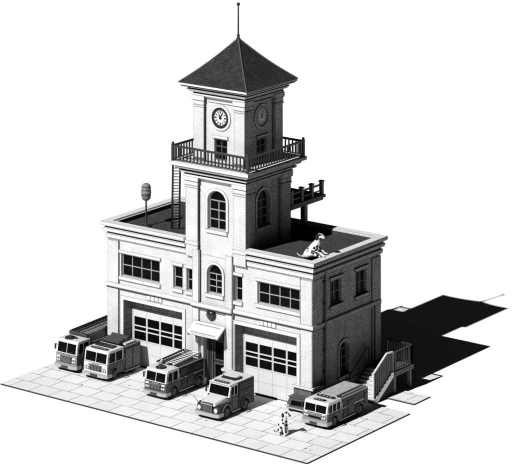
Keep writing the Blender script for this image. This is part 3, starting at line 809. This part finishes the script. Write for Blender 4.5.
# far left ladder engine
t, hw, yb = engine('leftmost fire engine, with a long ladder rising over its back beside the wall corner', (-12.72, -2.25, 0), 0, 1.3, 3.75, 1.0, 1.45, 1.2, (.55, 2.7), lower='silver', front='a')
lockers(t, hw, [(1.1, 1.6, .35, 1.1), (1.65, 2.3, .35, 1.1), (3.1, 3.65, .35, 1.1)])
ladder_mesh(t, (-.3, .95, 1.6), (-.3, 3.7, 1.66), .42, 15, 'panel', rw=.08); ladder_mesh(t, (.28, .95, 1.6), (.28, 3.7, 1.66), .42, 15, 'chrome', rw=.08)
m = MB().prism([(1.02, 1.22), (1.02, 1.53), (3.74, 1.57), (3.74, 1.22)], 'x', -.6, .58); m.build('ladder_bed', 'shutter', t)
m = MB().tube((-.55, .9, 1.56), (.55, .9, 1.56), .085, n=14); m.build('roller', 'panel', t)
MB().lathe([(.001, 0), (.26, 0), (.24, .06), (.001, .08)], (-.12, .42, 1.45), 24).build('roof_hatch', 'black', t); beacon(t, -.12, .42, 1.52); beacon(t, .2, .5, 1.45, .05)
# short rescue engine with a roll on the roof
t, hw, yb = engine('short boxy fire engine with hose rolls on its roof, before the left garage door', (-10.82, -2.36, 0), 0, 1.45, 2.45, 1.22, 1.38, 1.32, (.52, 1.9), lower='light', body='dark', rear_skirt=True, front='b', seed=3)
lockers(t, hw, [(1.32, 1.82, .3, 1.2), (1.88, 2.38, .3, 1.2)], 'shutter')
glyph_plate(t, -.52, .52, .2, .46, 1.38, 5, seed=4)
m = MB()
for x, y, r_ in ((-.1, 1.35, .1), (-.1, 1.6, .12), (-.1, 1.95, .14)): m.tube((x-.5, y, 1.36+r_), (x+.5, y, 1.36+r_), r_, n=16)
m.build('hose_roll', 'panel', t)
MB().box(-.55, .5, .62, .95, 1.38, 1.45).build('light_bar', 'dark', t)
MB().box(.12, .62, 1.5, 2.2, 1.34, 1.42).build('roof_locker', 'light', t)
# middle pumper with roof ladder
t, hw, yb = engine('pumper with a pale ladder on its roof, parked before the entrance door', (-6.88, -2.77, 0), 0, 1.28, 3.45, .98, 1.3, 1.25, (.58, 2.4), lower='mid', body='dark', front='b')
lockers(t, hw, [(1.05, 1.5, .9, 1.18), (1.56, 2.0, .35, .84), (2.1, 2.75, .9, 1.18), (2.85, 3.38, .34, 1.18)])
gauges(t, hw, 1.25, (.42, .6, .76))
gauges(t, hw, 1.42, (.5, .68), .045)
ladder_mesh(t, (.28, .7, 1.44), (.28, 3.35, 1.56), .4, 14, 'rail_light'); ladder_mesh(t, (-.28, .7, 1.42), (-.28, 3.3, 1.5), .4, 14, 'panel')
m = MB().box(-.05, .05, 1.1, 3.3, 1.28, 1.4); m.build('ladder_rest', 'dark', t)
MB().lathe([(.001, 0), (.25, 0), (.25, .04), (.2, .07), (.001, .07)], (0, .42, 1.3), 24).build('roof_hatch', 'black', t); beacon(t, -.05, .4, 1.36, .07); beacon(t, .15, .42, 1.36, .05)
MB().tube((-.3, .72, 1.36), (-.3, .9, 1.5), .07, n=12).build('spotlight', 'chrome', t)
# right-hand engine with flat deck
t, hw, yb = engine('fire engine with a flat pale deck and two roof signs, parked rightmost by the stairs', (1.3, -1.62, 0), 0, 1.32, 3.2, 1.15, 1.14, 1.08, (.55, 2.55), lower='silver', body='dark', nside=3, front='a', r=.24)
lockers(t, hw, [(1.62, 2.1, .3, .9), (2.9, 3.14, .3, .9)], 'panel')
gauges(t, hw, 1.34, (.36, .54, .72)); gauges(t, hw, 1.52, (.45, .63), .05)
MB().box(-.58, .3, 1.25, 3.1, 1.08, 1.17).build('deck_cover', plain('pale_deck_cover', .42, .25, 5, ink=.015), t)
m = MB()
for x in (.4, .56): m.bar((x, 1.25, 1.18), (x, 3.12, 1.18), .05, .06)
m.build('hose_tray', 'chrome', t)
glyph_plate(t, -.3, .34, .24, .48, 1.14, 3, seed=8); glyph_plate(t, -.5, .5, .72, .98, 1.16, 4, 'light_bar', seed=9)
MB().box(-.55, .55, .68, 1.02, 1.12, 1.155).build('light_bar_base', 'light', t)

# bonneted rescue truck
def bonnet_truck():
    t = thing('fire_truck', 'bonneted rescue truck with tall grille and a pale oval raft on its roof', 'fire truck', (-3.2, -3.6, 0), 0, TG)
    hw = .64; r = .26; zf = .2; L = 2.62; wy = (.58, 1.95); ra = r+.06; Hc = 1.4
    def arcs(yc): return [(yc+ra*math.cos(PI*i/12), r+ra*math.sin(PI*i/12)) for i in range(13) if r+ra*math.sin(PI*i/12) > zf]
    MB().box(-hw+.15, hw-.15, .1, L-.1, .16, .3).build('chassis', 'black', t)
    # fenders and bonnet
    MB().prism([(.04, zf), (.04, .56), (.1, .62), (.95, .66), (.95, zf)]+arcs(wy[0]), 'x', -hw, hw).build('fender', 'dark', t, bevel=.03)
    m = MB(); m.add([(-.42, -.02, .62), (.42, -.02, .62), (.5, .85, .62), (-.5, .85, .62), (-.36, .05, .76), (.36, .05, .76), (.47, .85, .9), (-.47, .85, .9)],
                    [(0, 3, 2, 1), (4, 5, 6, 7), (0, 1, 5, 4), (1, 2, 6, 5), (2, 3, 7, 6), (3, 0, 4, 7)]); m.build('bonnet', 'light', t, bevel=.03)
    m = MB().box(-.3, .3, -.05, .3, .28, .74); g = m.build('grille', 'panel', t, bevel=.02)
    m = MB()
    for i in range(9): x = -.26+i*.065; m.box(x-.012, x+.012, -.065, -.05, .32, .64)
    m.box(-.31, .31, -.07, -.04, .66, .72); o = m.build('grille_bar', 'chrome'); o.parent = g
    headlights(t, (-.47, .47), .46, .0, .1)
    for s in (-1, 1): MB().ball((s*.5, .12, .68), .06, 1, 1.2, .7).build('indicator', 'panel', t)
    bumper(t, hw, .0, .17, .33)
    # cab
    y0, y1 = .8, 1.45; zb = .84
    MB().prism([(y0, zf+.02), (y0, zb), (y1, zb), (y1, zf+.02)], 'x', -hw+.02, hw-.02).build('cab_body', 'mid', t, bevel=.015)
    MB().prism([(y0, zb+.002), (y0+.13, Hc-.07), (y0+.06, Hc-.03), (y0+.1, Hc), (y1, Hc), (y1, zb+.002)], 'x', -hw+.03, hw-.03).build('cab', 'light', t, bevel=.02)
    def fy(z): return y0+.13*(z-zb)/(Hc-.07-zb)
    z0, z1 = zb+.06, Hc-.12
    quad_panel('windscreen', 'glass', t, [(-hw+.11, fy(z0), z0), (hw-.11, fy(z0), z0), (hw-.11, fy(z1), z1), (-hw+.11, fy(z1), z1)], (0, -1, .2))
    side_glass(t, hw-.03, [[(y0+.12, zb+.05), (y0+.34, zb+.05), (y0+.34, Hc-.12), (y0+.18, Hc-.12)], [(y0+.4, zb+.05), (y1-.06, zb+.05), (y1-.06, Hc-.12), (y0+.4, Hc-.12)]])
    for s in (-1, 1):
        dd = MB().box(*sorted((s*(hw-.024), s*(hw-.006))), y0+.2, y1-.05, .34, zb).build('door', 'mid', t)
        h = MB().box(*sorted((s*(hw-.006), s*(hw+.012))), y1-.2, y1-.1, zb-.1, zb-.075).build('handle', 'chrome'); h.parent = dd
        mirror(t, s*(hw-.02), y0+.1, 1.0, s)
        for y in wy:
            lip = [(y+(ra+.05)*math.cos(PI*i/14), r+(ra+.05)*math.sin(PI*i/14)) for i in range(15)]+[(y+ra*math.cos(PI*i/14), r+ra*math.sin(PI*i/14)) for i in range(14, -1, -1)]
            MB().prism(lip, 'x', s*(hw-.02), s*(hw+.04)).build('mudguard', 'rim', t)
            wheel(t, s*(hw-.08), y, r, .17, s)
        MB().box(*sorted((s*(hw-.02), s*(hw+.03))), wy[0]+ra+.06, wy[1]-ra-.06, .17, .23).build('running_board', 'chrome', t)
    MB().prism([(y1+.01, zf), (y1+.01, Hc-.04), (L, Hc-.04), (L, zf)]+arcs(wy[1]), 'x', -hw, hw).build('body', 'dark', t, bevel=.012)
    MB().box(-hw+.01, hw-.01, y1-.1, L-.01, Hc-.03, Hc+.01).build('body_roof', 'light', t)
    lockers(t, hw, [(1.52, 2.56, 1.05, 1.3), (1.52, 2.56, .76, .99)], 'panel')
    glyph_plate(t, -.42, .42, y0+.16, y0+.4, Hc, 4, seed=12)
    pts = [(.02+.43*math.copysign(abs(math.cos(2*PI*k/32))**.6, math.cos(2*PI*k/32)), 1.76+.2*math.copysign(abs(math.sin(2*PI*k/32))**.8, math.sin(2*PI*k/32))) for k in range(32)]
    MB().prism(pts, 'z', Hc+.1, Hc+.17).build('rescue_raft', 'light', t, bevel=.025)
    MB().prism([(x*1.04, 1.76+(y-1.76)*1.15) for x, y in pts], 'z', Hc+.05, Hc+.1).build('raft_base', 'black', t)
    m = MB().box(-.38, .42, 1.5, 2.06, Hc, Hc+.06); m.build('roof_tray', 'black', t)
    ant = MB().tube((-hw+.06, .1, .62), (-hw-.16, -.02, .9), .012, n=6); ant.build('aerial', 'black', t)
bonnet_truck()

# small utility cart by the corner plinth
uc = thing('utility_cart', 'small dark utility cart tucked between the corner plinth and the rightmost fire engine', 'cart', (-.5, -.36, 0))
MB().prism([(-.52, .14), (-.55, .36), (-.42, .62), (.5, .66), (.5, .14)], 'y', -.17, .2).build('body', 'mid', uc, bevel=.02)
quad_panel('windscreen', 'glass', uc, [(-.34, -.17, .3), (.44, -.17, .34), (.44, -.17, .55), (-.28, -.17, .53)], (0, -1, 0), .012)
MB().box(-.46, .52, -.2, .22, .655, .69).build('roof', 'mid', uc, bevel=.01)
MB().box(-.56, .52, -.22, -.16, .14, .22).build('bumper', 'chrome', uc)
for x in (-.35, .35):
    for s, y in ((-1, -.13), (1, .16)):
        MB().lathe([(.001, -.04), (.1, -.04), (.12, -.02), (.12, .02), (.1, .04), (.001, .04)], (x, y, .12), 20, 'y').build('wheel', 'tyre', uc)
headlights(uc, (-.44,), .27, -.18, .045)

# ------------------------------------------------------------------ dogs
def dog(label, loc, rz, nodes, edges, scale, ears, eyes, nose, head_patch=None):
    t = thing('dalmatian_dog', label, 'dog', loc, rz)
    names = list(nodes)
    me = bpy.data.meshes.new('coat')
    me.from_pydata([Vector(nodes[k][:3])*scale for k in names], [(names.index(a), names.index(b)) for a, b in edges], [])
    o = bpy.data.objects.new('body', me); COL.objects.link(o); o.parent = t
    sk = o.modifiers.new('skin', 'SKIN'); sk.use_smooth_shade = True
    for k, sv in zip(names, me.skin_vertices[0].data):
        rr = nodes[k][3]*scale; sv.radius = (rr, rr)
        sv.use_root = (k == names[0])
    ss = o.modifiers.new('smooth', 'SUBSURF'); ss.levels = 2; ss.render_levels = 2
    me.materials.append(M['dog'])
    for e in ears:
        m = MB().ball((0, 0, 0), 1, n=10)
        (cx, cy, cz_), (ax, ay, az), tilt = e
        m.map(lambda x, y, z: (cx+(x*ax*math.cos(tilt)+z*az*math.sin(tilt)), cy+y*ay-z*.03*(1 if cy < 0 else -1), cz_+(-x*ax*math.sin(tilt)+z*az*math.cos(tilt))))
        m.map(lambda x, y, z: (x*scale, y*scale, z*scale)); m.build('ear', 'dog_black', t)
    for p in eyes: MB().ball(Vector(p)*scale, .022*scale, n=8).build('eye', 'dog_black', t)
    MB().ball(Vector(nose)*scale, .042*scale, .9, 1, .8, n=8).build('nose', 'dog_black', t)
    return t
body_e = [('pelvis', 'mid'), ('mid', 'chest'), ('chest', 'neck'), ('neck', 'nape'), ('nape', 'head'), ('head', 'muzzle'), ('muzzle', 'tip'),
          ('pelvis', 'tail1'), ('tail1', 'tail2'), ('tail2', 'tail3')]
for s in 'lr':
    body_e += [('chest', 'sh'+s), ('sh'+s, 'el'+s), ('el'+s, 'wr'+s), ('wr'+s, 'pa'+s), ('pelvis', 'hip'+s), ('hip'+s, 'kn'+s), ('kn'+s, 'ho'+s), ('ho'+s, 'fo'+s)]
sit = dict(pelvis=(-.24, 0, .18, .17), mid=(-.15, 0, .36, .155), chest=(-.01, 0, .53, .145), neck=(.04, 0, .68, .105), nape=(.06, 0, .79, .09), head=(.1, 0, .91, .125), muzzle=(.24, 0, .875, .075), tip=(.32, 0, .865, .058),
           tail1=(-.42, 0, .06, .04), tail2=(-.6, .06, .04, .03), tail3=(-.78, .1, .08, .016))
for s, q in (('l', 1), ('r', -1)):
    sit.update({'sh'+s: (.04, q*.09, .45, .075), 'el'+s: (.08, q*.1, .28, .058), 'wr'+s: (.12, q*.1, .1, .046), 'pa'+s: (.19, q*.11, .036, .048),
                'hip'+s: (-.2, q*.11, .2, .12), 'kn'+s: (-.02, q*.17, .2, .075), 'ho'+s: (-.2, q*.19, .055, .042), 'fo'+s: (-.03, q*.2, .036, .042)})
dog('spotted dalmatian sitting on the pavement left of the rightmost fire engine', (.74, -3.2, 0), math.radians(-4), sit, body_e, 1.04,
    [((.03, .115, .85), (.06, .03, .12), .2), ((.03, -.115, .85), (.06, .03, .12), .2)], [(.205, .06, .94), (.205, -.065, .94)], (.345, 0, .875))
lie = dict(pelvis=(-.42, 0, .17, .17), mid=(-.3, 0, .36, .155), chest=(-.09, 0, .52, .145), neck=(-.01, 0, .68, .105), nape=(.02, 0, .79, .09), head=(.07, 0, .92, .125), muzzle=(.21, -.03, .875, .075), tip=(.29, -.04, .86, .058),
           tail1=(-.57, 0, .1, .04), tail2=(-.68, -.03, .12, .03), tail3=(-.78, -.06, .22, .016))
for s, q in (('l', 1), ('r', -1)):
    lie.update({'sh'+s: (-.03, q*.1, .44, .075), 'el'+s: (.1, q*.13, .34, .055), 'wr'+s: (.25, q*.15, .235, .045), 'pa'+s: (.33, q*.15, .22, .05),
                'hip'+s: (-.36, q*.13, .2, .125), 'kn'+s: (-.1, q*.22, .3, .075), 'ho'+s: (.04, q*.24, .235, .045), 'fo'+s: (.2, q*.25, .22, .046)})
dog('spotted dalmatian reclining on the roof with forepaws over the parapet near the front corner', (-.4, .98, 6.55), math.radians(16), lie, body_e, 1.28,
    [((.0, .115, .86), (.06, .03, .13), .25), ((.0, -.115, .86), (.06, .03, .13), .25)], [(.175, .05, .945), (.17, -.085, .945)], (.318, -.04, .872))
for o_ in COL.objects:
    if o_.name.startswith('dalmatian'): o_['group'] = 'dalmatians at the station'

# ------------------------------------------------------------------ light and camera
SUN_H = Vector((.145, 1.105, -1.0)).normalized()         # direction the light travels
elev = math.asin(-SUN_H.z)
sun = bpy.data.lights.new('sun', 'SUN'); sun.energy = 5.0; sun.angle = math.radians(.4); sun.color = (1, .997, .992)
so = bpy.data.objects.new('sun', sun); COL.objects.link(so)
so.rotation_euler = SUN_H.to_track_quat('-Z', 'Y').to_euler(); so.location = (-10, -30, 40)
wo = bpy.data.worlds.new('World'); scene.world = wo; wo.use_nodes = True
nt = wo.node_tree; bg = nt.nodes['Background']
sky = nt.nodes.new('ShaderNodeTexSky'); sky.sky_type = 'NISHITA'; sky.sun_disc = False
sky.sun_elevation = elev
# the sky's sun stands opposite to the light's travel; rotation is measured from +Y clockwise
sky.sun_rotation = math.atan2(-SUN_H.x, -SUN_H.y)
bwn = nt.nodes.new('ShaderNodeRGBToBW')
nt.links.new(sky.outputs[0], bwn.inputs[0]); nt.links.new(bwn.outputs[0], bg.inputs['Color'])
bg.inputs['Strength'].default_value = SKY = .003
scene.cycles.max_bounces = 4; scene.cycles.diffuse_bounces = 1; scene.cycles.glossy_bounces = 2
scene.view_settings.view_transform = 'Standard'; scene.view_settings.look = 'None'; scene.view_settings.exposure = 0

f, yh, a, d, y0 = 2606.609, -454.073, .642, 117.71, 412.0       # focal length and horizon in photo pixels, yaw, distance
ca, sa = math.cos(a), math.sin(a)
hx = (312.5-256)*d/f; hz = (y0-yh)*d/f
cam = bpy.data.cameras.new('camera'); cam.sensor_width = 36; cam.lens = f/512*36
cam.shift_y = (yh-232)/512; cam.clip_start = 1; cam.clip_end = 3000
co = bpy.data.objects.new('camera', cam); COL.objects.link(co)
co.location = (-hx*ca+d*sa, -hx*sa-d*ca, hz); co.rotation_euler = (PI/2, 0, a)
scene.camera = co
